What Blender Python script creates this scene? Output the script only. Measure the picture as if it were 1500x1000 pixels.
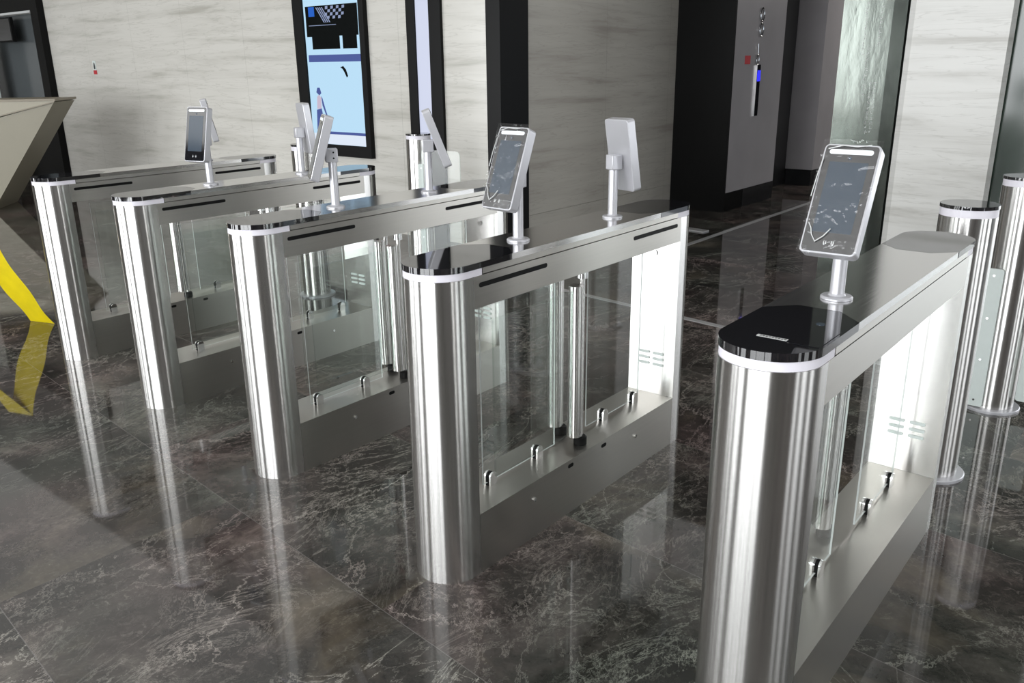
import bpy, math, random
from mathutils import Vector, Matrix
random.seed(7)
PI = math.pi
for o in list(bpy.data.objects): bpy.data.objects.remove(o)
SC = bpy.context.scene
COL = SC.collection

# ------------------------------------------------------------------ camera
FPX, YAW, PITCH, ROLL = 1237.13, -0.684, 0.3145, -0.0119
CAM = Vector((1.6381, -1.5811, 1.5091))
F = Vector((math.sin(YAW)*math.cos(PITCH), math.cos(YAW)*math.cos(PITCH), -math.sin(PITCH)))
R0 = Vector((math.cos(YAW), -math.sin(YAW), 0)); U0 = R0.cross(F)
R = R0*math.cos(ROLL) + U0*math.sin(ROLL); U = U0*math.cos(ROLL) - R0*math.sin(ROLL)
cd = bpy.data.cameras.new('camera'); co = bpy.data.objects.new('camera', cd); COL.objects.link(co)
cd.sensor_width = 36; cd.sensor_fit = 'HORIZONTAL'; cd.lens = FPX/1500*36; cd.clip_start = .02; cd.clip_end = 200
m = Matrix((R, U, -F)).transposed().to_4x4(); m.translation = CAM; co.matrix_world = m
SC.camera = co

# ------------------------------------------------------------------ world, exposure, daylight
SC.view_settings.view_transform = 'Standard'; SC.view_settings.look = 'None'
SC.view_settings.exposure = 0.0; SC.view_settings.gamma = 1.0; SC.view_settings.use_curve_mapping = False
wd = bpy.data.worlds.new('world'); SC.world = wd; wd.use_nodes = True
wd.node_tree.nodes['Background'].inputs[0].default_value = (.80, .90, 1.0, 1)
wd.node_tree.nodes['Background'].inputs[1].default_value = 1.0

def area(name, loc, rot, sx, sy, watts, col=(1, 1, 1), spread=180):
    l = bpy.data.lights.new(name, 'AREA'); l.shape = 'RECTANGLE'; l.size = sx; l.size_y = sy
    l.energy = watts; l.color = col; l.spread = math.radians(spread)
    o = bpy.data.objects.new(name, l); COL.objects.link(o); o.location = loc; o.rotation_euler = rot
    return o
DAY = (.97, .99, 1.0)
# daylight pouring through the front glazing (one area per bay) and the right-hand glazing
WIN_Y = -8.0; WIN_X = 8.5
BAYS_Y = [(-14, 2.5), (-10, 1.8), (-6.7, 2.6), (-2.2, 1.8), (-.28, 2.3), (2.25, 1.9)]
for i, (x, w) in enumerate(BAYS_Y):
    area('daylight_front', (x+w/2, WIN_Y, 1.75), (math.radians(90), 0, 0), w, 3.2, 108*w, DAY)
BAYS_X = [(-1.6, .8), (.2, 1.4), (3.0, 1.6)]
for i, (y, w) in enumerate(BAYS_X):
    area('daylight_side', (WIN_X, y+w/2, 1.75), (math.radians(90), 0, math.radians(90)), w, 3.2, 50*w, DAY)

# ------------------------------------------------------------------ node helpers
def newmat(name):
    mt = bpy.data.materials.new(name); mt.use_nodes = True
    nt = mt.node_tree; b = nt.nodes['Principled BSDF']
    return mt, nt, b
def N(nt, t, **kw):
    n = nt.nodes.new(t)
    for k, v in kw.items(): setattr(n, k, v)
    return n
def L(nt, a, b): nt.links.new(a, b)
def simple(name, col, rough=.5, metal=0., emit=None, es=0., noise=0.03, nscale=30, spec=None):
    mt, nt, b = newmat(name)
    if emit is None:
        tc = N(nt, 'ShaderNodeTexCoord'); nz = N(nt, 'ShaderNodeTexNoise'); nz.inputs['Scale'].default_value = nscale
        nz.inputs['Detail'].default_value = 3
        L(nt, tc.outputs['Object'], nz.inputs['Vector'])
        mx = N(nt, 'ShaderNodeMix', data_type='RGBA')
        mx.inputs[6].default_value = (*[max(0, c*(1-noise*2)) for c in col], 1)
        mx.inputs[7].default_value = (*[min(1, c*(1+noise*2)) for c in col], 1)
        L(nt, nz.outputs[0], mx.inputs[0]); L(nt, mx.outputs[2], b.inputs['Base Color'])
    else:
        b.inputs['Base Color'].default_value = (*col, 1)
        b.inputs['Emission Color'].default_value = (*emit, 1); b.inputs['Emission Strength'].default_value = es
    b.inputs['Roughness'].default_value = rough; b.inputs['Metallic'].default_value = metal
    if spec is not None: b.inputs['Specular IOR Level'].default_value = spec
    return mt

def steel(name, col=(.60, .59, .575), rough=.2, grain=(260, 260, 3), bump=.02, rvar=.08, aniso=0):
    mt, nt, b = newmat(name)
    tc = N(nt, 'ShaderNodeTexCoord'); mp = N(nt, 'ShaderNodeMapping'); mp.inputs['Scale'].default_value = grain
    nz = N(nt, 'ShaderNodeTexNoise'); nz.inputs['Scale'].default_value = 1; nz.inputs['Detail'].default_value = 4
    L(nt, tc.outputs['Object'], mp.inputs[0]); L(nt, mp.outputs[0], nz.inputs['Vector'])
    mr = N(nt, 'ShaderNodeMapRange'); mr.inputs[3].default_value = max(.02, rough-rvar); mr.inputs[4].default_value = rough+rvar
    L(nt, nz.outputs[0], mr.inputs[0]); L(nt, mr.outputs[0], b.inputs['Roughness'])
    mx = N(nt, 'ShaderNodeMix', data_type='RGBA'); mx.inputs[6].default_value = (*[c*.95 for c in col], 1); mx.inputs[7].default_value = (*[min(1, c*1.08) for c in col], 1)
    L(nt, nz.outputs[0], mx.inputs[0]); L(nt, mx.outputs[2], b.inputs['Base Color'])
    bp = N(nt, 'ShaderNodeBump'); bp.inputs['Strength'].default_value = bump; bp.inputs['Distance'].default_value = .002
    L(nt, nz.outputs[0], bp.inputs['Height']); L(nt, bp.outputs[0], b.inputs['Normal'])
    b.inputs['Metallic'].default_value = 1
    if aniso:
        tg = N(nt, 'ShaderNodeTangent', direction_type='RADIAL', axis='Z'); L(nt, tg.outputs[0], b.inputs['Tangent'])
        b.inputs['Anisotropic'].default_value = abs(aniso); b.inputs['Anisotropic Rotation'].default_value = .25 if aniso < 0 else 0
    return mt

M_COLUMN = steel('brushed_steel_column', rough=.25, grain=(240, 240, .6), bump=.0, rvar=.025, aniso=-.92)
M_PANEL = steel('brushed_steel_panel', col=(.45, .435, .405), rough=.32, grain=(3, 3, 220), bump=.03, rvar=.04, aniso=-.75)
M_TOP = steel('satin_steel_top', col=(.60, .59, .58), rough=.14, grain=(200, 3, 200), bump=.015, rvar=.03)
M_CHROME = steel('polished_chrome', col=(.75, .75, .75), rough=.08, grain=(30, 30, 30), bump=0, rvar=.02)
M_ALU = simple('satin_silver_aluminium', (.52, .52, .55), .32, .45, noise=.01)
M_BLACKG = simple('black_glass', (.006, .006, .008), .04, 0, spec=.9)
M_BLACK = simple('matt_black', (.004, .004, .004), .5, spec=.15)
M_BLACKM = simple('black_polished_stone', (.005, .005, .005), .35, spec=.12)
M_RING = simple('milky_white_diffuser', (.72, .70, .76), .35, noise=.01)
M_BLACKG.node_tree.nodes['Principled BSDF'].inputs['IOR'].default_value = 1.75
M_SCREEN = simple('dim_lcd_screen', (.035, .05, .07), .09, noise=.02, spec=.8)
M_WHITEBAR = simple('white_light_bar', (.8, .84, .86), .3, noise=.01)
M_GREYM = simple('grey_metal_panel', (.36, .34, .35), .35, .3, noise=.06, nscale=3)
M_WHITEPAINT = simple('white_powder_coat', (.62, .68, .66), .4, noise=.02)
M_YELLOW = simple('yellow_tape', (.66, .52, .0), .5, noise=.08, nscale=14)
M_OLIVE = simple('olive_beige_laminate', (.29, .265, .20), .4, noise=.03, nscale=4)
M_OLIVED = simple('olive_brown_edge', (.20, .17, .12), .4, noise=.03, nscale=4)
M_CEIL = simple('ceiling_paint', (.75, .75, .74), .8, noise=.02, nscale=2)
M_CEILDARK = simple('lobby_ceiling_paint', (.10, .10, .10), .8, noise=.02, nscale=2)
M_FRAME = simple('dark_window_frame', (.03, .03, .03), .4)
M_RED = simple('red_sticker', (.45, .03, .04), .5)
M_SKIRT = simple('black_skirting', (.012, .012, .013), .2)
M_BLUELED = simple('blue_led', (0, 0, .1), .3, emit=(.02, .02, 1), es=2.2)
M_STRIP = simple('brushed_floor_strip', (.42, .42, .42), .3, .3, noise=.08, nscale=8)
M_INK = simple('pale_print', (.55, .56, .56), .4)
M_DARKINK = simple('dark_print', (.05, .05, .05), .4)
M_REDBASE = simple('red_plastic_tip', (.5, .05, .06), .4)

def glass(name, tint=(.975, .99, .983), rough=0., ior=1.45):
    mt = bpy.data.materials.new(name); mt.use_nodes = True; nt = mt.node_tree; nt.nodes.clear()
    out = N(nt, 'ShaderNodeOutputMaterial'); tr = N(nt, 'ShaderNodeBsdfTransparent'); tr.inputs[0].default_value = (*tint, 1)
    gl = N(nt, 'ShaderNodeBsdfGlossy'); gl.inputs['Roughness'].default_value = rough+.02; gl.inputs[0].default_value = (1, 1, 1, 1)
    lw = N(nt, 'ShaderNodeLayerWeight'); lw.inputs[0].default_value = .5; pw = N(nt, 'ShaderNodeMath', operation='POWER'); pw.inputs[1].default_value = 4; L(nt, lw.outputs['Facing'], pw.inputs[0])
    fr = N(nt, 'ShaderNodeMath', operation='MULTIPLY_ADD'); fr.inputs[1].default_value = .5; fr.inputs[2].default_value = .025; L(nt, pw.outputs[0], fr.inputs[0]); mx = N(nt, 'ShaderNodeMixShader')
    L(nt, fr.outputs[0], mx.inputs[0]); L(nt, tr.outputs[0], mx.inputs[1]); L(nt, gl.outputs[0], mx.inputs[2]); L(nt, mx.outputs[0], out.inputs[0])
    return mt
M_GLASS = glass('clear_glass')
M_EDGE = glass('ground_glass_edge', (.86, .90, .88), .1)
def film():
    mt = bpy.data.materials.new('crinkled_clear_film'); mt.use_nodes = True; nt = mt.node_tree; nt.nodes.clear()
    out = N(nt, 'ShaderNodeOutputMaterial'); tr = N(nt, 'ShaderNodeBsdfTransparent')
    gl = N(nt, 'ShaderNodeBsdfGlossy'); gl.inputs['Roughness'].default_value = .12
    tc = N(nt, 'ShaderNodeTexCoord'); nz = N(nt, 'ShaderNodeTexNoise'); nz.inputs['Scale'].default_value = 14; nz.inputs['Detail'].default_value = 2; nz.inputs['Distortion'].default_value = 1.6
    L(nt, tc.outputs['Object'], nz.inputs['Vector'])
    bp = N(nt, 'ShaderNodeBump'); bp.inputs['Strength'].default_value = .9; bp.inputs['Distance'].default_value = .02
    L(nt, nz.outputs[0], bp.inputs['Height']); L(nt, bp.outputs[0], gl.inputs['Normal'])
    mx = N(nt, 'ShaderNodeMixShader'); mx.inputs[0].default_value = .03
    L(nt, tr.outputs[0], mx.inputs[1]); L(nt, gl.outputs[0], mx.inputs[2]); L(nt, mx.outputs[0], out.inputs[0])
    return mt
M_FILM = film()

def marble_floor():
    mt, nt, b = newmat('polished_dark_marble')
    tc = N(nt, 'ShaderNodeTexCoord')
    # slabs: each takes its own patch of the vein pattern
    sep = N(nt, 'ShaderNodeSeparateXYZ'); L(nt, tc.outputs['Object'], sep.inputs[0])
    def mth(op, a, bb=None, c=None):
        n = N(nt, 'ShaderNodeMath', operation=op)
        for i, v in enumerate((a, bb, c)):
            if v is None: continue
            if isinstance(v, (int, float)): n.inputs[i].default_value = v
            else: L(nt, v, n.inputs[i])
        return n.outputs[0]
    yy = mth('ADD', sep.outputs[1], mth('MULTIPLY', sep.outputs[0], .10))   # joints run along the row of gates
    TX, TY = 1.55, .785
    iy = mth('FLOOR', mth('DIVIDE', mth('ADD', yy, .19), TY)); ix = mth('FLOOR', mth('DIVIDE', mth('ADD', sep.outputs[0], mth('MULTIPLY', iy, .62)), TX))
    cm = N(nt, 'ShaderNodeCombineXYZ'); L(nt, ix, cm.inputs[0]); L(nt, iy, cm.inputs[1])
    wn = N(nt, 'ShaderNodeTexWhiteNoise'); L(nt, cm.outputs[0], wn.inputs['Vector'])
    sc = N(nt, 'ShaderNodeVectorMath', operation='SCALE'); sc.inputs['Scale'].default_value = 6; L(nt, wn.outputs['Color'], sc.inputs[0])
    ad = N(nt, 'ShaderNodeVectorMath', operation='ADD'); L(nt, tc.outputs['Object'], ad.inputs[0]); L(nt, sc.outputs[0], ad.inputs[1])
    V = ad.outputs[0]
    def noise(scale, detail, dist=0, rough=.55, vec=V):
        n = N(nt, 'ShaderNodeTexNoise'); n.inputs['Scale'].default_value = scale; n.inputs['Detail'].default_value = detail
        n.inputs['Distortion'].default_value = dist; n.inputs['Roughness'].default_value = rough; L(nt, vec, n.inputs['Vector']); return n
    base = noise(2.2, 8, .8, .65)
    cr = N(nt, 'ShaderNodeValToRGB'); L(nt, base.outputs[0], cr.inputs[0]); e = cr.color_ramp
    e.elements[0].position = .30; e.elements[0].color = (.016, .015, .014, 1); e.elements[1].position = .74; e.elements[1].color = (.15, .135, .12, 1)
    k = e.elements.new(.45); k.color = (.030, .027, .025, 1); k = e.elements.new(.58); k.color = (.062, .054, .050, 1)
    fine = noise(26, 6, 1.2, .7)
    mx = N(nt, 'ShaderNodeMix', data_type='RGBA', blend_type='OVERLAY'); mx.inputs[0].default_value = .55
    L(nt, cr.outputs[0], mx.inputs[6]); L(nt, fine.outputs[0], mx.inputs[7])
    def veins(scale, width, dist, seed, strength, mscale):
        mp = N(nt, 'ShaderNodeMapping'); mp.inputs['Location'].default_value = (seed, seed*.7, 0); mp.inputs['Scale'].default_value = (1, .62, 1); mp.inputs['Rotation'].default_value = (0, 0, .6)
        L(nt, V, mp.inputs[0])
        n = noise(scale, 13, dist, .74, mp.outputs[0])
        d = mth('ABSOLUTE', mth('SUBTRACT', n.outputs[0], .5))
        v = mth('SUBTRACT', 1.0, mth('MINIMUM', mth('DIVIDE', d, width), 1.0)); v = mth('POWER', v, 1.6)
        mk = noise(mscale, 3, 0, .5, mp.outputs[0]); mm = N(nt, 'ShaderNodeMapRange'); mm.inputs[1].default_value = .42; mm.inputs[2].default_value = .66; L(nt, mk.outputs[0], mm.inputs[0])
        return mth('MULTIPLY', mth('MULTIPLY', v, mm.outputs[0]), strength)
    def cracks(scale, width, seed, strength, mscale):
        mp = N(nt, 'ShaderNodeMapping'); mp.inputs['Location'].default_value = (seed, -seed, 0); mp.inputs['Rotation'].default_value = (0, 0, -.5); mp.inputs['Scale'].default_value = (1, .7, 1)
        L(nt, V, mp.inputs[0])
        w = noise(4, 10, .6, .72, mp.outputs[0]); s2 = N(nt, 'ShaderNodeVectorMath', operation='SCALE'); s2.inputs['Scale'].default_value = .34; L(nt, w.outputs['Color'], s2.inputs[0])
        a2 = N(nt, 'ShaderNodeVectorMath', operation='ADD'); L(nt, mp.outputs[0], a2.inputs[0]); L(nt, s2.outputs[0], a2.inputs[1])
        vo = N(nt, 'ShaderNodeTexVoronoi', feature='DISTANCE_TO_EDGE'); vo.inputs['Scale'].default_value = scale; L(nt, a2.outputs[0], vo.inputs['Vector'])
        v = mth('SUBTRACT', 1.0, mth('MINIMUM', mth('DIVIDE', vo.outputs['Distance'], width), 1.0))
        mk = noise(mscale, 3, 0, .5, mp.outputs[0]); mm = N(nt, 'ShaderNodeMapRange'); mm.inputs[1].default_value = .44; mm.inputs[2].default_value = .68; L(nt, mk.outputs[0], mm.inputs[0])
        return mth('MULTIPLY', mth('MULTIPLY', v, mm.outputs[0]), strength)
    hz = N(nt, 'ShaderNodeMapRange'); hz.inputs[1].default_value = .52; hz.inputs[2].default_value = .78; hz.inputs[4].default_value = .55; L(nt, noise(38, 9, .8, .82).outputs[0], hz.inputs[0])
    hm = N(nt, 'ShaderNodeMapRange'); hm.inputs[1].default_value = .40; hm.inputs[2].default_value = .66; L(nt, noise(1.7, 5, .8, .6).outputs[0], hm.inputs[0])
    haze = mth('MULTIPLY', hz.outputs[0], hm.outputs[0])
    tot = mth('ADD', mth('ADD', veins(1.1, .009, 1.4, 3.1, .85, 1.0), veins(2.6, .014, 1.6, 9.4, .6, 1.5)), mth('ADD', cracks(1.5, .007, 5, .85, 1.1), mth('ADD', cracks(3.6, .012, 2, .6, 1.6), haze)))
    tot = mth('MINIMUM', tot, .8)
    m2 = N(nt, 'ShaderNodeMix', data_type='RGBA'); m2.inputs[7].default_value = (.43, .40, .37, 1); L(nt, tot, m2.inputs[0]); L(nt, mx.outputs[2], m2.inputs[6])
    # a few greenish and reddish clouds in the stone
    hue = noise(1.1, 4, .5); hr = N(nt, 'ShaderNodeValToRGB'); L(nt, hue.outputs[0], hr.inputs[0])
    hr.color_ramp.elements[0].position = .35; hr.color_ramp.elements[0].color = (.88, 1.0, .92, 1); hr.color_ramp.elements[1].position = .62; hr.color_ramp.elements[1].color = (1.10, .97, .98, 1)
    m3 = N(nt, 'ShaderNodeMix', data_type='RGBA', blend_type='MULTIPLY'); m3.inputs[0].default_value = 1; L(nt, m2.outputs[2], m3.inputs[6]); L(nt, hr.outputs[0], m3.inputs[7])
    bz = noise(.75, 6, 1.5, .6); bm = N(nt, 'ShaderNodeMapRange'); bm.inputs[1].default_value = .55; bm.inputs[2].default_value = .70; bm.inputs[4].default_value = .45; L(nt, bz.outputs[0], bm.inputs[0])
    mb = N(nt, 'ShaderNodeMix', data_type='RGBA'); mb.inputs[7].default_value = (.175, .145, .105, 1); L(nt, bm.outputs[0], mb.inputs[0]); L(nt, m3.outputs[2], mb.inputs[6]); m3 = mb
    # hairline joints
    fy = mth('ABSOLUTE', mth('SUBTRACT', mth('FRACT', mth('DIVIDE', mth('ADD', yy, .19), TY)), .5)); jy = mth('GREATER_THAN', fy, .4982)
    m4 = N(nt, 'ShaderNodeMix', data_type='RGBA'); m4.inputs[7].default_value = (.16, .15, .145, 1); L(nt, mth('MULTIPLY', jy, .6), m4.inputs[0]); L(nt, m3.outputs[2], m4.inputs[6])
    L(nt, m4.outputs[2], b.inputs['Base Color'])
    b.inputs['Roughness'].default_value = .04; b.inputs['Specular IOR Level'].default_value = .6
    bp = N(nt, 'ShaderNodeBump'); bp.inputs['Strength'].default_value = .03; bp.inputs['Distance'].default_value = .004; nb = noise(3, 1, 0, .5, tc.outputs['Object']); L(nt, nb.outputs[0], bp.inputs['Height']); L(nt, bp.outputs[0], b.inputs['Normal'])
    return mt
M_FLOOR = marble_floor()

def wall_stone(name, light, dark, rough=.28, tile=1.2, off=0.):
    mt, nt, b = newmat(name)
    tc = N(nt, 'ShaderNodeTexCoord'); mp = N(nt, 'ShaderNodeMapping'); mp.inputs['Scale'].default_value = (.55, .55, 7.0); mp.inputs['Location'].default_value = (off, off, off)
    L(nt, tc.outputs['Object'], mp.inputs[0])
    n1 = N(nt, 'ShaderNodeTexNoise'); n1.inputs['Scale'].default_value = 1.1; n1.inputs['Detail'].default_value = 8; n1.inputs['Roughness'].default_value = .6; n1.inputs['Distortion'].default_value = .35
    L(nt, mp.outputs[0], n1.inputs['Vector'])
    cr = N(nt, 'ShaderNodeValToRGB'); L(nt, n1.outputs[0], cr.inputs[0]); e = cr.color_ramp
    e.elements[0].position = .32; e.elements[0].color = (*dark, 1); e.elements[1].position = .56; e.elements[1].color = (*light, 1)
    k = e.elements.new(.43); k.color = (*[(a*.30+c*.70) for a, c in zip(dark, light)], 1)
    n2 = N(nt, 'ShaderNodeTexNoise'); n2.inputs['Scale'].default_value = 3; n2.inputs['Detail'].default_value = 6; n2.inputs['Distortion'].default_value = .6
    L(nt, mp.outputs[0], n2.inputs['Vector'])
    ab = N(nt, 'ShaderNodeMath', operation='SUBTRACT'); L(nt, n2.outputs[0], ab.inputs[0]); ab.inputs[1].default_value = .47
    a2 = N(nt, 'ShaderNodeMath', operation='ABSOLUTE'); L(nt, ab.outputs[0], a2.inputs[0])
    mr = N(nt, 'ShaderNodeMapRange'); mr.inputs[1].default_value = 0; mr.inputs[2].default_value = .02; mr.inputs[3].default_value = .4; mr.inputs[4].default_value = 0; L(nt, a2.outputs[0], mr.inputs[0])
    mx = N(nt, 'ShaderNodeMix', data_type='RGBA'); mx.inputs[7].default_value = (*[c*.9 for c in dark], 1); L(nt, mr.outputs[0], mx.inputs[0]); L(nt, cr.outputs[0], mx.inputs[6])
    # vertical tile joints
    sp = N(nt, 'ShaderNodeSeparateXYZ'); L(nt, tc.outputs['Object'], sp.inputs[0])
    dv = N(nt, 'ShaderNodeMath', operation='DIVIDE'); L(nt, sp.outputs[0], dv.inputs[0]); dv.inputs[1].default_value = tile
    fr = N(nt, 'ShaderNodeMath', operation='FRACT'); L(nt, dv.outputs[0], fr.inputs[0])
    gt = N(nt, 'ShaderNodeMath', operation='LESS_THAN'); L(nt, fr.outputs[0], gt.inputs[0]); gt.inputs[1].default_value = .004
    ml = N(nt, 'ShaderNodeMath', operation='MULTIPLY'); L(nt, gt.outputs[0], ml.inputs[0]); ml.inputs[1].default_value = .35
    m2 = N(nt, 'ShaderNodeMix', data_type='RGBA'); m2.inputs[7].default_value = (*[c*.5 for c in dark], 1); L(nt, ml.outputs[0], m2.inputs[0]); L(nt, mx.outputs[2], m2.inputs[6])
    L(nt, m2.outputs[2], b.inputs['Base Color']); b.inputs['Roughness'].default_value = rough
    return mt
M_STONE = wall_stone('pale_veined_wall_stone', (.60, .585, .545), (.42, .405, .365), .17)
M_STONEW = wall_stone('white_veined_pillar_stone', (.66, .655, .63), (.46, .45, .42), .35, 9, 4)
M_STONE_SHADE = wall_stone('shaded_return_wall_stone', (.40, .38, .34), (.28, .255, .225), .3, 1.2, 2)  # wall stone again, with the shade of the side-facing wall in its colour

# ------------------------------------------------------------------ mesh helpers
class MB:
    def __init__(s): s.v = []; s.f = []; s.mi = []
    def add(s, vs, fs, mi=0):
        n = len(s.v); s.v += [tuple(v) for v in vs]; s.f += [tuple(i+n for i in f) for f in fs]; s.mi += ([mi]*len(fs) if isinstance(mi, int) else mi); return s
    def box(s, x0, x1, y0, y1, z0, z1, mi=0):
        v = [(x, y, z) for z in (z0, z1) for y in (y0, y1) for x in (x0, x1)]
        return s.add(v, [(0, 2, 3, 1), (4, 5, 7, 6), (0, 1, 5, 4), (2, 6, 7, 3), (0, 4, 6, 2), (1, 3, 7, 5)], mi)
    def prism(s, pts, z0, z1, ax='z', mi=0, side=None):
        n = len(pts)
        def P(a, b, c):
            return (a, b, c) if ax == 'z' else ((a, c, b) if ax == 'y' else (c, a, b))
        v = [P(a, b, z0) for a, b in pts]+[P(a, b, z1) for a, b in pts]
        fs = [tuple(reversed(range(n))), tuple(range(n, 2*n))]+[(i, (i+1) % n, n+(i+1) % n, n+i) for i in range(n)]
        return s.add(v, fs, [mi, mi]+[mi if side is None else side]*n)
    def cyl(s, cx, cy, r, z0, z1, n=48, ax='z', mi=0, r1=None):
        r1 = r if r1 is None else r1
        def P(a, b, c):
            return (a, b, c) if ax == 'z' else ((a, c, b) if ax == 'y' else (c, a, b))
        v = [P(cx+r*math.cos(2*PI*i/n), cy+r*math.sin(2*PI*i/n), z0) for i in range(n)]+[P(cx+r1*math.cos(2*PI*i/n), cy+r1*math.sin(2*PI*i/n), z1) for i in range(n)]
        return s.add(v, [tuple(reversed(range(n))), tuple(range(n, 2*n))]+[(i, (i+1) % n, n+(i+1) % n, n+i) for i in range(n)], mi)
    def lathe(s, cx, cy, prof, n=48, mi=0):
        k = len(prof); v = []
        for r, z in prof: v += [(cx+r*math.cos(2*PI*i/n), cy+r*math.sin(2*PI*i/n), z) for i in range(n)]
        fs = [(j*n+i, j*n+(i+1) % n, (j+1)*n+(i+1) % n, (j+1)*n+i) for j in range(k-1) for i in range(n)]
        fs += [tuple(reversed(range(n))), tuple(range((k-1)*n, k*n))]
        return s.add(v, fs, mi)
    def tube(s, pts, r, n=10, mi=0):
        pts = [Vector(p) for p in pts]; v = []; up = Vector((0, 0, 1))
        for i, p in enumerate(pts):
            t = (pts[min(i+1, len(pts)-1)]-pts[max(i-1, 0)]).normalized()
            a = t.cross(up); a = a.normalized() if a.length > .01 else Vector((1, 0, 0)); b = a.cross(t)
            v += [p+(a*math.cos(2*PI*k/n)+b*math.sin(2*PI*k/n))*r for k in range(n)]
        fs = [(j*n+i, j*n+(i+1) % n, (j+1)*n+(i+1) % n, (j+1)*n+i) for j in range(len(pts)-1) for i in range(n)]
        fs += [tuple(reversed(range(n))), tuple(range((len(pts)-1)*n, len(pts)*n))]
        return s.add(v, fs, mi)
    def build(s, name, mats, parent=None, smooth=True, bevel=0):
        me = bpy.data.meshes.new(name); me.from_pydata(s.v, [], s.f); 
        for mt in (mats if isinstance(mats, (list, tuple)) else [mats]): me.materials.append(mt)
        for p, i in zip(me.polygons, s.mi): p.material_index = i
        import bmesh
        bm = bmesh.new(); bm.from_mesh(me); bmesh.ops.recalc_face_normals(bm, faces=bm.faces); bm.to_mesh(me); bm.free()
        if smooth:
            me.shade_smooth(); me.set_sharp_from_angle(angle=math.radians(32))
        me.update()
        o = bpy.data.objects.new(name, me); COL.objects.link(o)
        if parent: o.parent = parent
        if bevel:
            b = o.modifiers.new('bevel', 'BEVEL'); b.width = bevel; b.segments = 2; b.limit_method = 'ANGLE'; b.angle_limit = math.radians(40)
        return o
def tag(o, label=None, cat=None, group=None, kind=None):
    for k, v in (('label', label), ('category', cat), ('group', group), ('kind', kind)):
        if v: o[k] = v
    return o
def empty(name, loc, rz=0):
    o = bpy.data.objects.new(name, None); COL.objects.link(o); o.location = loc; o.rotation_euler = (0, 0, rz); o.empty_display_size = .1; return o
def structure(o): o['kind'] = 'structure'; return o
def kids(o): return [c for c in bpy.data.objects if c.parent == o]
def copy_tree(o, parent=None):
    c = o.copy(); COL.objects.link(c)
    if parent: c.parent = parent
    for ch in kids(o): copy_tree(ch, c)
    return c
def rrect(x0, x1, y0, y1, r, n=5):
    p = []
    for cx, cy, a0 in ((x1-r, y1-r, 0), (x0+r, y1-r, 90), (x0+r, y0+r, 180), (x1-r, y0+r, 270)):
        for i in range(n+1):
            a = math.radians(a0+90*i/n); p.append((cx+r*math.cos(a), cy+r*math.sin(a)))
    return p

# ------------------------------------------------------------------ the room
WA = math.radians(-7)                               # the walls run a little askew to the gates, as in the photo
structure(MB().box(-26, 9.5, -9, 14, -.1, 0).build('floor', M_FLOOR, smooth=False))
structure(MB().box(-26, 9.5, -9, 5.9, 3.9, 4.0).build('ceiling', M_CEIL, smooth=False))
area('ceiling_fill', (-7, -2.6, 3.88), (0, 0, 0), 28, 10, 28*10*3.1416*.44, (1, .985, .96))  # added fill lamp under the unseen ceiling, lifts walls and floor

def wallobj(name, origin, rz, x0, x1, y0, y1, z0, z1, mat):
    o = MB().box(x0, x1, y0, y1, z0, z1).build(name, mat, smooth=False); o.location = origin; o.rotation_euler = (0, 0, rz); return structure(o)
# back wall, nearer stretch (pale stone): its face runs through WL, x measured along it from its right-hand end
WL = (-2.95, 3.95, 0); WB = math.radians(-1)
wallobj('wall_back', WL, WB, -22, -.15, 0, .5, 0, 3.9, M_STONE)
wallobj('trim_1', WL, WB, -.15, 0, -.012, .35, 0, 3.9, M_BLACKM)
wr_ = MB().box(0, 2.9, 0, .4, .252, 3.9).build('wall_return', M_STONE_SHADE, smooth=False); wr_.location = (-2.95, 3.955+.35, 0); wr_.rotation_euler = (0, 0, PI/2); structure(wr_)
wr_ = MB().box(0, 2.9, .004, .4, 0, .249).build('baseboard_return', M_STONE_SHADE, smooth=False); wr_.location = (-2.95, 3.955+.35, 0); wr_.rotation_euler = (0, 0, PI/2); structure(wr_)
# black stone corner of the lift lobby
structure(MB().box(-2.95, -2.30, 6.86, 7.3, 0, 3.2).build('trim_2', M_BLACKM, smooth=False))
# lift lobby, left side, all facing +X
LX = -2.3
structure(MB().box(LX-.5, LX-.06, 7.31, 8.13, .2, 3.2).build('wall_lift_panel', M_GREYM, smooth=False))
structure(MB().box(LX-.06, LX+.002, 6.88, 8.13, .2, 3.2).build('trim_3', M_GREYM, smooth=False))
structure(MB().box(LX-.5, LX+.004, 7.31, 8.13, 0, .199).build('baseboard_lobby', M_SKIRT, smooth=False))
structure(MB().box(LX-.7, LX-.35, 8.14, 9.38, 0, 3.2).build('door_1', M_BLACKM, smooth=False))
structure(MB().box(LX-.5, LX, 9.40, 12.4, .2, 3.2).build('wall_lift_far', M_GREYM, smooth=False))
structure(MB().box(LX-.5, LX-.012, 9.39, 12.4, 0, .199).build('baseboard_far', M_SKIRT, smooth=False))
structure(MB().box(LX-.5, 3.5, 12.4, 12.8, 0, 3.2).build('wall_lobby_end', M_BLACKM, smooth=False))
structure(MB().box(-7, 9.5, 5.9, 12.8, 3.2, 3.3).build('ceiling_lobby', M_CEILDARK, smooth=False))
structure(MB().box(-7, 9.5, 5.88, 5.9, 3.2, 4.0).build('trim_4', M_CEIL, smooth=False))

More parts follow.
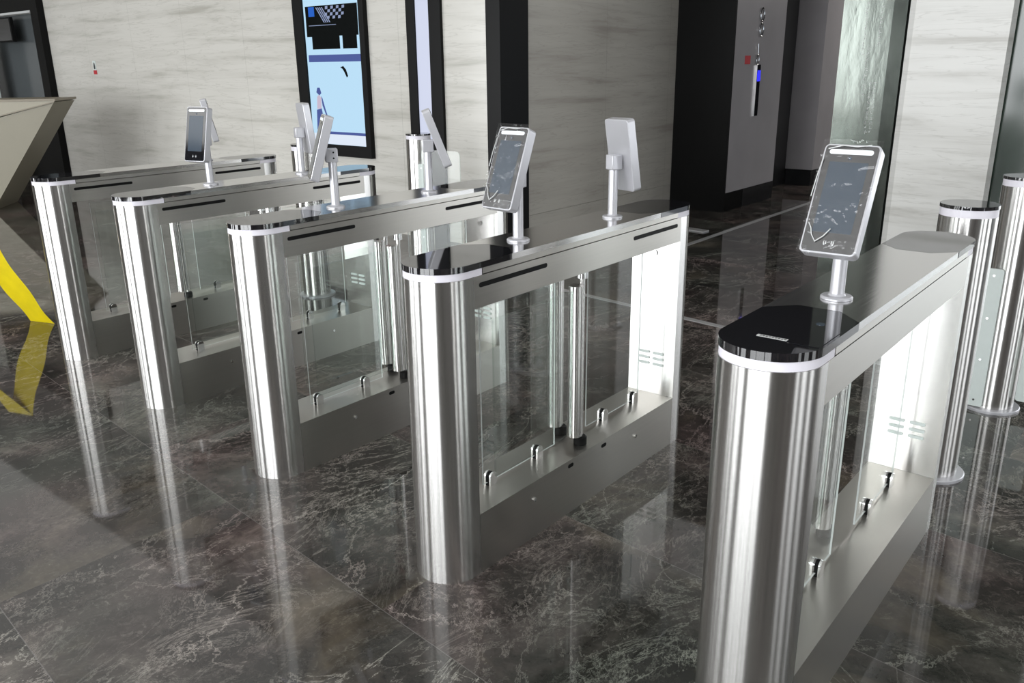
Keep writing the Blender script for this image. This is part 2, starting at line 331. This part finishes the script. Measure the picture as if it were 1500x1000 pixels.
# outer walls behind the camera with window openings (all daylight comes through them)
def glazed_wall(name, bays, lo, hi, axis, pos):
    m = MB(); edges = [lo]
    for a, w in bays: edges += [a, a+w]
    edges.append(hi)
    def bx(a, b, z0, z1):
        if axis == 'y': m.box(a, b, pos-.3, pos-.05, z0, z1)
        else: m.box(pos+.05, pos+.3, a, b, z0, z1)
    for i in range(0, len(edges), 2): bx(edges[i], edges[i+1], .15, 3.35)
    bx(lo, hi, 0, .15); bx(lo, hi, 3.35, 3.9)
    return structure(m.build(name, M_FRAME, smooth=False))
glazed_wall('wall_front', BAYS_Y, -26, 9, 'y', WIN_Y)
glazed_wall('wall_right', BAYS_X, -8, 6.4, 'x', WIN_X)
structure(MB().box(-26, -25.8, -9, 9, 0, 3.9).build('wall_left', M_STONE, smooth=False))
area('daylight_back', (3.6, 7.1, 1.6), (math.radians(-90), 0, 0), 4.2, 3.0, 105, DAY)
area('lobby_fill', (.2, 10.9, 3.19), (0, 0, 0), 3.4, 2.2, 110, (1, .97, .92))  # added lamp out of view, brightens the lobby floor and return wall
m_ = MB().box(1.35, 9, 7.2, 7.5, 3.15, 3.2).box(1.35, 1.5, 7.2, 7.5, 0, 3.15).box(5.7, 9, 7.2, 7.5, 0, 3.15)
structure(m_.build('wall_right_back', M_STONEW, smooth=False))

# white stone pillar with mirror-clad left side
PX, PY = -.098, 4.80
t = MB().box(0, .63, 0, .10, 0, 3.9).build('wall_pillar', M_STONEW, smooth=False); t.location = (PX, PY, 0); t.rotation_euler = (0, 0, WA); structure(t)
pg = empty('mirror_clad_pillar', (-.56, 4.86, 0), WA)
tag(pg, 'grey mirror-clad pillar panel with faint printed characters left of the white stone pillar', 'pillar')
M_MIRROR = steel('smoked_mirror', (.10, .11, .10), .16, (7, 7, 2.5), 1.0, .08)
MB().box(0, .45, 0, .5, 0, 3.89).build('panel', M_MIRROR, pg, smooth=False)
MB().box(.355, .45, -.004, -.0002, 0, 3.89).build('dark_edge_strip', steel('dark_mirror', (.045, .05, .045), .15, (7, 7, 2.5), .8, .05), pg, smooth=False)
mk = MB()
rr = random.Random(3)
for (x0, z0, z1) in ((.165, 1.55, 1.95), (.20, 1.28, 1.62), (.27, 1.62, 1.95), (.245, 1.02, 1.38), (.275, 1.02, 1.38), (.235, .72, .95), (.26, .72, .95)):
    z = z0
    while z < z1:
        for k in range(3):
            xx = x0+rr.uniform(0, .012); zz = z+rr.uniform(0, .018)
            if rr.random() < .5: mk.box(xx, xx+.011, -.0015, 0, zz, zz+.0022)
            else: mk.box(xx, xx+.0022, -.0015, 0, zz, zz+.012)
        z += .034
mk.build('printed_characters', M_INK, pg, smooth=False)
# dark glass to the right of the white pillar
gd = MB().box(0, .75, 0, .04, 0, 3.2).build('window_1', simple('smoked_green_glass', (.03, .045, .035), .12, 0, noise=.3, nscale=2), smooth=False)
gd.location = (.515, 4.86, 0); structure(gd)

# floor inlay strips
def strip(name, pts, w, label, z=.003):
    m = MB(); a = Vector((*pts[0], 0)); b = Vector((*pts[1], 0)); d = (b-a).normalized(); n = Vector((-d.y, d.x, 0))*w/2
    m.prism([tuple((a-n).xy), tuple((b-n).xy), tuple((b+n).xy), tuple((a+n).xy)], .0002, z)
    return structure(m.build(name, M_STRIP, smooth=False))
strip('trim_5', ((-1.79, 4.6), (-1.79, 12.3)), .05, '')
strip('trim_6', ((-2.6, 3.25), (1.0, 2.83)), .045, '')
strip('trim_7', ((-2.9, 5.84), (-1.93, 5.72)), .10, '', .012)

# ------------------------------------------------------------------ turnstile cabinets
W = .211; HW = W/2; LEN = 1.482; H = .99; Y0 = .134; Y1 = 1.338
ZS, ZB = .205, .858
def dshape(r, yend, n=28):
    p = [(-r, yend), (-r, HW)]+[(-r*math.cos(PI*i/n), HW-r*math.sin(PI*i/n)) for i in range(1, n)]+[(r, HW), (r, yend)]
    return p
def flip(pts): return [(x, LEN-y) for x, y in reversed(pts)]
def capshape():
    r = HW+.001; p = dshape(r, .302)
    return p+[(.046, .362), (-.046, .362)]
def nose(pts, far): return flip(pts) if far else pts

M_EDGE2 = simple('pale_ground_edge', (.62, .66, .65), .3)
def cabinet(loc, posts, label, sides=(-1, 1)):
    t = empty('turnstile_cabinet', loc); tag(t, label, 'turnstile', 'turnstile cabinets in a row across the lobby')
    for far in (False, True):
        yend = Y0 if not far else LEN-Y1
        c = MB().prism(nose(dshape(HW, yend), far), 0, .951).build('end_column', M_COLUMN, t)
        MB().prism(nose(dshape(HW-.0015, .17), far), .9515, .9715).build('light_ring', M_RING, c)
        cp = MB().prism(nose(capshape(), far), .9722, H).build('cap', M_BLACKG, t)
    # beam, with the seam under the lid
    b = MB().box(-HW, HW, Y0, Y1, ZB, .9515).build('beam', M_PANEL, t)
    MB().box(-HW, HW, .172, LEN-.172, .9545, .9718).build('lid_band', M_PANEL, b)
    lid = [(-HW, .304), (-.046, .364), (.046, .364), (HW, .304), (HW, LEN-.304), (.046, LEN-.364), (-.046, LEN-.364), (-HW, LEN-.304)]
    MB().prism(lid, .9719, H).build('lid', M_TOP, t)
    bs = MB().box(-HW, HW, Y0+.001, Y1-.001, 0, ZS).build('base', M_PANEL, t)
    for sx in sides:
        for a in (.155, .99):
            sl = MB().prism([(y+a, z) for y, z in rrect(0, .32, .917, .931, .0068)], sx*(HW-.002), sx*(HW+.0012), 'x').build('sensor_slot', M_BLACK, b)
        for a in (.615, .825):
            MB().prism([(y+a, z) for y, z in rrect(-.016, .016, .176, .190, .0068)], sx*(HW-.002), sx*(HW+.001), 'x').build('sensor_slot', M_BLACK, bs)
        for a in (.407, 1.05):
            MB().cyl(a, .139, .007, sx*HW, sx*(HW+.004), 16, 'x').build('screw', M_CHROME, bs)
    # inside faces of the end columns: vents and lock
    v = MB()
    for k in range(3):
        for q in (-1, 1): v.prism([(x+q*.032, z+.335+k*.024) for x, z in rrect(-.024, .024, -.005, .005, .004)], Y1-.004, Y1+.001, 'y')
    v.build('vent_slots', M_WHITEPAINT, t)
    v = MB()
    for k in range(3):
        for q in (-1, 1): v.prism([(x+q*.032, z+.335+k*.024) for x, z in rrect(-.024, .024, -.005, .005, .004)], Y0-.001, Y0+.004, 'y')
    v.build('vent_slots', M_WHITEPAINT, t)
    MB().cyl(-.002, .80, .011, Y1-.006, Y1, 20, 'y').build('lock', M_CHROME, t)
    # middle glass held by clips
    g = MB().box(-.0025, .0025, .27, .66, ZS+.012, ZB-.03, 0)
    g.mi = [1, 1, 1, 1, 0, 0]
    # faces order: bottom, top, y0, y1, x0, x1
    g.build('glass_pane', [M_GLASS, M_EDGE2], t, smooth=False)
    g = MB().box(-.0025, .0025, .86, 1.235, ZS+.012, ZB-.03, 0); g.mi = [1, 1, 1, 1, 0, 0]
    g.build('glass_pane', [M_GLASS, M_EDGE2], t, smooth=False)
    for y in (.308, .56, .978, 1.2):
        pts = [(-.016, 0), (.016, 0), (.016, .030)]+[(.016*math.cos(a*PI/8), .030+.016*math.sin(a*PI/8)) for a in range(1, 8)]+[(-.016, .030)]
        for sx in (-1, 1):
            MB().prism([(y+p, ZS+q) for p, q in pts], sx*.0075, sx*.014, 'x').build('glass_clip', M_CHROME, t)
        MB().prism([(y+p*1.0, ZS+q*1.0) for p, q in pts], -.0074, .0074, 'x').build('clip_gasket', M_BLACK, t)
    for sx in posts:
        x = .055*sx; y = .745 if sx > 0 else .775
        po = MB().cyl(x, y, .0095, ZS+.034, ZB-.036, 24).build('hinge_rod', M_COLUMN, t)
        MB().lathe(x, y, [(.010, ZB-.0355), (.019, ZB-.035), (.019, ZB-.003), (.015, ZB-.0005)], 24).build('top_bearing', M_CHROME, po)
        MB().lathe(x, y, [(.024, ZS+.0004), (.024, ZS+.028), (.018, ZS+.0335)], 24).build('bottom_bearing', M_BLACK, po)
        cy = y-.036
        MB().cyl(x, cy, .0255, ZS+.045, ZB-.055, 40).build('wing_tube', M_COLUMN, po)
        MB().box(x-.006, x+.006, y-.014, y-.008, ZB-.10, ZB-.06).build('tube_bracket', M_CHROME, po)
        MB().box(x-.006, x+.006, y-.014, y-.008, ZS+.06, ZS+.10).build('tube_bracket', M_CHROME, po)
        w = MB().box(x-.004, x+.004, cy-.44, cy-.026, ZS+.06, ZB-.07); w.mi = [1, 1, 1, 1, 0, 0]
        w.build('swing_wing', [M_GLASS, M_EDGE], po, smooth=False)
    return t
CX = [-3.067, -2.037, -1.009, 0., 1.0267]; CY = [.282, .195, .100, 0., -.1105]
LAB = ['turnstile cabinet farthest left, beside the yellow tape, one terminal on its far half',
       'second turnstile cabinet from the left with the leftmost front-facing terminal on top',
       'middle turnstile cabinet of the five, its far end just left of the black wall strip',
       'fourth turnstile cabinet, wall and black corner reflected in its lid, whole window in view',
       'nearest and rightmost turnstile cabinet with deep black cap, cut off by the bottom edge']
POSTS = [(1,), (-1, 1), (-1, 1), (-1, 1), (-1,)]
cabs = [cabinet((CX[i], CY[i], 0), POSTS[i], LAB[i], (1,) if i == 0 else (-1,) if i == 4 else (-1, 1)) for i in range(5)]
hr_ = [c for c in kids(cabs[2]) if c.name.startswith('hinge_rod')][0]
MB().lathe(-.055, .775, [(.0205, ZB-.030), (.0205, ZB-.010)], 20).build('red_film', M_REDBASE, hr_)
# card reader window and small sticker in the nearest cap
ck = [c for c in kids(cabs[4]) if c.name.startswith('cap')][0]
s = MB().prism(rrect(-.030, .036, .092, .104, .002, 2), H, H+.0006).build('sticker', M_INK, ck, smooth=False)
mkk = MB(); xx = -.024
for k in range(9):
    mkk.box(xx, xx+.004, .0950, .1010, H+.0006, H+.0009); xx += .0063
mkk.build('sticker_text', M_DARKINK, s, smooth=False)
MB().prism(rrect(.034, .100, .085, .215, .006, 3), H, H+.0012).build('reader_window', M_BLACKG, ck, smooth=False)
MB().cyl(.045, .245, .009, H, H+.001, 20).build('sensor_dot', M_SCREEN, ck)

# ------------------------------------------------------------------ face recognition terminals
TW, TH, TD = .122, .252, .034
def terminal(ci, ly, az, tilt, zc, label, wrap=False, lx=0.):
    t = empty('face_recognition_terminal', (CX[ci]+lx, CY[ci]+ly, H+.0004), PI-math.radians(az))
    tag(t, label, 'terminal', 'face recognition terminals on poles')
    MB().lathe(0, 0, [(.036, 0), (.036, .004), (.033, .007), (.020, .008), (.0175, .012)], 40).build('flange', M_ALU, t)
    zp = zc-H-.012
    MB().cyl(0, 0, .0165, .008, zp, 36).build('pole', M_ALU, t)
    br = MB().box(-.019, .019, -.026, .021, zp-.030, zp+.022).build('bracket', M_ALU, t, bevel=.003)
    for z in (-.014, .008): MB().cyl(.004, zp+z, .0035, .019, .0205, 12, 'x').build('bolt', M_BLACK, br)
    hd = MB().prism(rrect(-TW/2, TW/2, -TH/2, TH/2, .011), .060-TD, .060, 'y').build('housing', M_ALU, t, bevel=.002)
    # prism 'y': (a, c, b); flip so the screen looks along -Y
    hd.data.transform(Matrix.Scale(-1, 4, (0, 1, 0))); hd.data.flip_normals()
    hd.location = (0, 0, zc-H); hd.rotation_euler = (-tilt, 0, 0)
    def face(name, pts, d0, d1, mat, par=hd):
        o = MB().prism(pts, -d0, -d1, 'y').build(name, mat, par); return o
    gl = face('front_glass', rrect(-TW/2+.004, TW/2-.004, -TH/2+.004, TH/2-.004, .008), .0598, .0612, M_BLACKG)
    face('screen', rrect(-TW/2+.019, TW/2-.019, -TH/2+.048, TH/2-.042, .002), .0611, .0616, M_SCREEN, hd)
    face('light_bar', rrect(-TW/2+.014, TW/2-.014, TH/2-.024, TH/2-.013, .005), .0611, .0622, M_WHITEBAR, hd)
    lens = MB().cyl(0, TH/2-.033, .004, -.0622, -.0611, 16, 'y').build('camera_lens', M_SCREEN, hd)
    ic = MB()
    for r in (.006, .010):
        for sgn in (-1, 1):
            for k in range(5):
                a0 = math.radians(-38+15*k); a1 = math.radians(-38+15*(k+1))
                ic.box(*sorted((sgn*r*math.cos(a0), sgn*(r+.0012)*math.cos(a1)+sgn*.0004)), -.0616, -.0611, -TH/2+.026+r*math.sin(a0), -TH/2+.026+r*math.sin(a1)+.0004)
    ic.build('card_symbol', M_INK, hd, smooth=False)
    if wrap:                                        # loose crinkled protective film
        n, k = 14, 26; v = []; rr = random.Random(ci)
        for j in range(k+1):
            for i in range(n+1):
                x = -TW/2-.003+(TW+.006)*i/n; z = -TH/2-.004+(TH+.012)*j/k
                d = .0660+.0022*math.sin(i*1.9+j*.7+ci)*math.sin(j*.9-i*.3)+rr.uniform(0, .0012)
                v.append((x, -d, z))
        fs = [(j*(n+1)+i, j*(n+1)+i+1, (j+1)*(n+1)+i+1, (j+1)*(n+1)+i) for j in range(k) for i in range(n)]
        MB().add(v, fs).build('protective_film', M_FILM, hd)
        # bunched gathers of the film, their glints painted as pale streaks
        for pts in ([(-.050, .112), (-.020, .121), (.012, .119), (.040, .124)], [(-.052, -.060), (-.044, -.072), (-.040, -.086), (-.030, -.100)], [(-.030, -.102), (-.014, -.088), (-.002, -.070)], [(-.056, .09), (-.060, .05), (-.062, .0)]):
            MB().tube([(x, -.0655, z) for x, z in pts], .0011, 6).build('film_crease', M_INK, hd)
    return t
r_ = math.radians
terminal(4, .472, 179, r_(27), 1.198, 'large face recognition terminal on the nearest cabinet, wrapped in clear film', True)
terminal(3, .465, 184, r_(21), 1.197, 'terminal in front of the black wall strip, dark screen partly turned to the left', True)
terminal(3, .995, 17, r_(10), 1.201, 'terminal seen from behind against the shaded lobby wall', False, .01)
terminal(2, .465, 213, r_(17), 1.207, 'terminal seen edge-on in front of the bright wall display, top leaning right', False, .01)
terminal(2, .98, 44, r_(20.6), 1.205, 'terminal seen edge-on leaning left in front of the narrow lit wall panel', False, .02)
terminal(1, .48, 165, r_(14), 1.213, 'leftmost terminal with its grey screen turned to the viewer', False, -.01)
terminal(1, 1.01, 20, r_(6), 1.214, 'terminal seen from behind at the left edge of the bright wall display')
terminal(0, 1.01, 33, r_(12), 1.215, 'thin white terminal mostly hidden behind the leftmost screen-forward one')

# ------------------------------------------------------------------ round gate pedestals
def pedestal(x, y, label, clamps=(), r=.0945, ht=1.035):
    t = empty('gate_pedestal', (x, y, 0)); tag(t, label, 'pedestal', 'round gate pedestals behind the end cabinets')
    MB().lathe(0, 0, [(r, .014), (r, ht-.115), (r-.0015, ht-.1145), (r-.0015, ht-.1125), (r, ht-.112), (r, ht-.04)], 64).build('column', M_COLUMN, t)
    MB().cyl(0, 0, r-.001, ht-.0398, ht-.0125, 64).build('light_ring', M_RING, t)
    MB().cyl(0, 0, r+.001, ht-.0122, ht, 64).build('cap', M_BLACKG, t)
    MB().lathe(0, 0, [(r+.028, 0), (r+.028, .010), (r+.025, .013), (r+.001, .0135)], 64).build('flange', M_ALU, t)
    for (dx0, dx1, yy, z0, z1) in clamps:
        c = MB().prism([(a, b) for a, b in rrect(dx0, dx1, z0, z1, .012)], yy-.004, yy+.004, 'y').build('wing_clamp', M_WHITEPAINT, t)
        k = max(2, int((z1-z0)/.16)); xm = dx0+(dx1-dx0)*.62
        for q in range(k+1):
            z = z0+.03+(z1-z0-.06)*q/k
            MB().cyl(xm, z, .005, yy-.006, yy-.0035, 12, 'y').build('screw', M_CHROME, c)
    return t
p1 = pedestal(1.017, 1.735, 'round steel pedestal just behind the nearest cabinet, its top mirrored in the cap')
p2 = pedestal(1.062, 2.60, 'round steel pedestal at the right edge of the photo with white clamp plate', [(-.110, -.015, -.099, .02, .655), (.10, .19, -.03, .06, .37)], .0945, 1.045)
p3 = pedestal(-3.067, 2.03, 'round steel pedestal behind the leftmost cabinet, partly hidden by a terminal')
p4 = pedestal(-3.067, 3.09, 'round steel pedestal in front of the narrow lit wall panel', [(.075, .125, -.085, .06, .82)])
def wing(par, x0, x1, yy, z0, z1):
    g = MB().prism(rrect(x0, x1, z0, z1, .035), yy-.005, yy+.005, 'y', 0, 1)
    return g.build('glass_wing', [M_GLASS, M_EDGE], par, smooth=False)
wing(p4, .10, .50, -.085, .07, .93)
wing(p2, .12, .60, -.02, .07, .80)

# ------------------------------------------------------------------ wall display, light panel, sticker (all on the nearer back wall)
def onwall(name, x, z, label, cat):
    o = empty(name, Vector(WL)+Vector((x*math.cos(WB), x*math.sin(WB), z)), WB); tag(o, label, cat); return o
M_SCRB = simple('lit_display_pale_blue', (0, 0, 0), .2, emit=(.50, .74, .93), es=1.0)
M_SCRW = simple('lit_display_white', (0, 0, 0), .2, emit=(.78, .86, .98), es=.95)
M_SCRN = simple('lit_display_navy', (0, 0, 0), .2, emit=(.085, .12, .36), es=.9)
M_SCRK = simple('display_black', (.006, .007, .007), .1)
M_SCRBL = simple('lit_display_blue', (0, 0, 0), .2, emit=(.02, .13, .60), es=.9)
M_SCRG = simple('lit_display_grey', (0, 0, 0), .2, emit=(.30, .36, .55), es=.9)
M_LBOX = simple('lit_panel_lavender', (0, 0, 0), .3, emit=(.60, .64, .80), es=1.0)

disp = onwall('wall_display', 0, 0, 'tall lit wall display with pale blue page in a black frame', 'display')
def rect(par, name, x0, x1, z0, z1, d0, d1, mat):
    return MB().box(x0, x1, -d1, -d0, z0, z1).build(name, mat, par, smooth=False)
fr = MB()
fr.box(-4.11, -3.87, -.05, 0, .38, 2.75).box(-2.55, -2.44, -.05, 0, .38, 2.75).box(-3.87, -2.55, -.05, 0, .38, .53).box(-3.87, -2.55, -.05, 0, 2.6, 2.75)
fr.build('frame', M_BLACK, disp, smooth=False)
sc_ = rect(disp, 'screen', -3.87, -2.55, .53, 2.6, .0, .03, M_SCRB)
rect(sc_, 'page_margin', -3.868, -2.552, .532, .67, .03, .031, M_SCRW)
ph = MB(); ph.box(-3.82, -2.60, -.033, -.03, 1.92, 2.30); ph.box(-3.70, -3.04, -.033, -.03, 1.76, 1.92); ph.box(-2.97, -2.645, -.033, -.03, 1.76, 1.92)
ph.build('dark_photo', M_SCRK, sc_, smooth=False)
rect(sc_, 'blue_square', -3.74, -3.60, 2.17, 2.29, .033, .035, M_SCRBL)
ck_ = MB(); rr = random.Random(5)
for a in range(7):
    for b_ in range(4):
        if (a+b_) % 2: x = -3.36+a*.065+b_*.01; z = 2.13+b_*.040; ck_.prism([(x, z), (x+.055, z+.004), (x+.06, z+.038), (x+.006, z+.036)], -.035, -.033, 'y')
for k in range(4):
    x = -3.56+k*.045; ck_.prism([(x, 2.28), (x+.02, 2.28), (x+.20, 2.09), (x+.18, 2.09)], -.035, -.033, 'y')
ck_.box(-3.75, -3.1, -.035, -.033, 2.055, 2.062)
ck_.build('pale_checks', M_SCRG, sc_, smooth=False)
rect(sc_, 'banner', -3.82, -2.57, 1.60, 1.69, .03, .033, M_SCRN)
rect(sc_, 'banner', -3.55, -2.57, .665, .70, .031, .033, M_SCRN)
bd = MB()
def poly(m, pts, d0=.031, d1=.033): m.prism([(x, z) for x, z in pts], -d1, -d0, 'y')
poly(bd, [(-3.07, 1.53), (-3.0, 1.545), (-2.94, 1.50), (-2.90, 1.42), (-2.93, 1.40), (-2.98, 1.47), (-3.02, 1.51)])
bd.build('small_dark_mark', M_SCRK, sc_, smooth=False)
fg = MB()
poly(fg, [(-3.70, 1.21), (-3.67, 1.27), (-3.61, 1.27), (-3.58, 1.20), (-3.63, 1.17)])
poly(fg, [(-3.72, .98), (-3.60, 1.00), (-3.56, .85), (-3.63, .74), (-3.70, .70), (-3.745, .72)])
poly(fg, [(-3.585, 1.16), (-3.56, 1.13), (-3.50, .98), (-3.46, .90), (-3.49, .90), (-3.57, 1.04)])
fg.build('small_figure', M_SCRN, sc_, smooth=False)
fs_ = MB(); poly(fs_, [(-3.69, 1.15), (-3.64, 1.18), (-3.59, 1.14), (-3.60, 1.00), (-3.71, .99)]); fs_.build('figure_top', simple('lit_display_rose', (0, 0, 0), .2, emit=(.65, .55, .68), es=.9), sc_, smooth=False)

for o in [c for c in bpy.data.objects if c.type == 'MESH' and (c.parent == disp or (c.parent and c.parent.parent == disp))]:
    o.data.transform(Matrix.Translation((-.0698, 0, .414)) @ Matrix.Diagonal((.6252, 1, .724, 1)))
lp = onwall('lit_wall_panel', 0, 0, 'narrow pale lavender lit panel between black strips on the back wall', 'light panel')
m = MB().box(-1.06, -.956, -.03, 0, .0, 3.4).box(-.783, -.645, -.03, 0, 0, 3.4).box(-.956, -.783, -.03, 0, 0, .90)
m.build('frame', M_BLACKM, lp, smooth=False)
rect(lp, 'lit_face', -.9555, -.7835, .9005, 3.4, 0, .015, M_LBOX)

st = onwall('wall_sticker', 0, 0, 'small red and white sticker with a lamp symbol on the far left wall', 'sticker')
rect(st, 'red_label', -7.125, -7.035, 1.475, 1.525, .001, .004, M_RED)
ws = rect(st, 'white_label', -7.12, -7.04, 1.526, 1.645, .001, .004, M_WHITEPAINT)
MB().prism([(-7.095, 1.54), (-7.065, 1.54), (-7.058, 1.57), (-7.065, 1.61), (-7.08, 1.625), (-7.095, 1.61), (-7.102, 1.57)], -.006, -.004, 'y').build('symbol', M_DARKINK, ws, smooth=False)

# ------------------------------------------------------------------ lift call panel on the grey side wall
lc = empty('lift_call_panel', (LX+.002, 7.48, 1.40)); tag(lc, 'slim vertical lift call strip with a glowing blue button on the grey wall', 'call panel')
b_ = MB().box(.001, .012, -.04, .04, -.43, .10).build('backplate', M_BLACKG, lc, smooth=False)
MB().box(.012, .016, -.032, .032, -.07, .04).build('lit_button', M_BLUELED, b_, smooth=False)
MB().box(.001, .014, -.055, -.041, -.43, .10).build('edge_strip', M_CHROME, b_, smooth=False)
rs = MB().box(LX+.003, LX+.006, 7.13, 7.26, 1.505, 1.59).build('wall_notice', M_RED, smooth=False); tag(rs, 'small red notice stuck on the grey lift wall', 'notice')
ld = empty('lift_floor_indicator', (LX+.002, 7.47, 1.83)); tag(ld, 'chrome floor indicator symbols above the lift call strip', 'indicator')
def ring(m, y, z, ry, rz, r=.009):
    m.tube([(.008, y+ry*math.cos(a*PI/10), z+rz*math.sin(a*PI/10)) for a in range(21)], r, 6)
m = MB(); ring(m, .0, .17, .045, .065); m.build('symbol', M_CHROME, ld)
m = MB(); ring(m, .0, .02, .045, .065); m.build('symbol', M_CHROME, ld)
m = MB(); ring(m, -.04, -.28, .03, .05, .007); m.tube([(.008, -.05, -.12), (.008, -.04, -.22)], .006, 6); m.build('symbol', M_CHROME, ld)

# ------------------------------------------------------------------ far left: black-framed glass door, counter, tape
m = MB()
m.box(-11.50, -11.28, 4.0, 4.25, 0, 3.8).box(-15, -11.50, 4.0, 4.25, 2.33, 3.8).box(-15, -14.8, 4, 4.25, 0, 2.33).box(-12.72, -11.50, 4.0, 4.25, 0, .95)
fd = structure(m.build('door_2', M_BLACKM, smooth=False))
MB().box(-14.8, -11.50, 4.10, 4.13, .95, 2.30).build('door_pane', simple('grey_glass', (.09, .10, .105), .15), fd, smooth=False)
MB().box(-14.8, -11.50, 3.99, 4.0, 2.30, 2.33).build('door_edge', M_INK, fd, smooth=False)
tv = empty('hanging_monitor', (-12.4, 3.9, 2.08)); tag(tv, 'dark flat monitor hung behind the counter at the top left corner', 'monitor')
MB().box(-.45, .42, 0, .05, -.15, .18).build('housing', M_BLACK, tv, bevel=.005); MB().box(-.43, .40, -.003, 0, -.13, .16).build('screen', M_BLACKG, tv, smooth=False)
bn = empty('roll_up_banner', (-13.1, 3.85, 0)); tag(bn, 'white banner with a pink foot at the far left edge', 'banner')
MB().prism([(-.5, .95), (.42, .95), (.42, 1.97), (-.5, 1.97)], 0, .02, 'y').build('sheet', M_WHITEPAINT, bn, smooth=False)
MB().prism([(.16, 1.16), (.33, 1.16), (.31, 1.33), (.18, 1.28)], -.004, 0, 'y').build('pink_patch', simple('pink_print', (.7, .25, .35)), bn, smooth=False)
MB().box(-.5, .5, 0, .2, 0, .95).build('base', M_BLACK, bn)
ct = empty('reception_counter', (-8.537, 2.837, 0), math.atan2(.66, .75)+math.radians(7.3)); tag(ct, 'olive beige faceted counter with a pointed overhanging corner at the far left', 'counter')
m = MB().prism([(0, 1.2), (-.56, 1.064), (-2.4, .62), (-2.4, 1.2)], 0, .75, 'y'); m.build('upper_facet', M_OLIVE, ct, smooth=False)
MB().prism([(-.012, 1.19), (-.86, .0), (-2.4, 0), (-2.4, .60), (-.56, 1.045)], .012, .74, 'y').build('front_panel', simple('olive_beige_panel', (.235, .215, .16), .45, noise=.03, nscale=4), ct, smooth=False)
MB().prism([(.006, 1.201), (-2.4, 1.201), (-2.4, 1.225), (.006, 1.225)], -.006, .755, 'y').build('top', M_OLIVED, ct, smooth=False)
MB().prism([(-.01, 1.185), (-.56, 1.052), (-2.4, .608), (-2.4, .622), (-.56, 1.066), (.0, 1.20)], -.004, .001, 'y').build('edge_line', M_OLIVED, ct, smooth=False)

m = MB(); a = Vector((-3.92, .525, .001)); b = Vector((-3.89, .285, .536)); c_ = Vector((-4.75, .05, .001)); wv = Vector((.094, .033, 0))
pts = []
for i in range(13):
    q = i/12; p = a.lerp(b, q); pts.append((p+Vector((0, 0, -.03*math.sin(PI*q))), wv*(1-.12*math.sin(PI*q*3))))
for i in range(1, 13):
    q = i/12; p = b.lerp(c_, q); pts.append((p+Vector((0, 0, -.03*math.sin(PI*q))), wv.lerp(Vector((.06, -.075, 0)), q)))
v = []
for p, w in pts: v += [p-w, p+w, p+w+Vector((.0006, -.0008, .0004)), p-w+Vector((.0006, -.0008, .0004))]
fs = []
for i in range(len(pts)-1):
    for k in range(4): fs.append((4*i+k, 4*i+(k+1) % 4, 4*i+4+(k+1) % 4, 4*i+4+k))
fs += [(3, 2, 1, 0), tuple(4*(len(pts)-1)+k for k in range(4))]
m.add(v, fs); tp = m.build('yellow_barrier_tape', M_YELLOW); tag(tp, 'bright yellow tape slanting down to the marble beside the leftmost cabinet', 'tape')
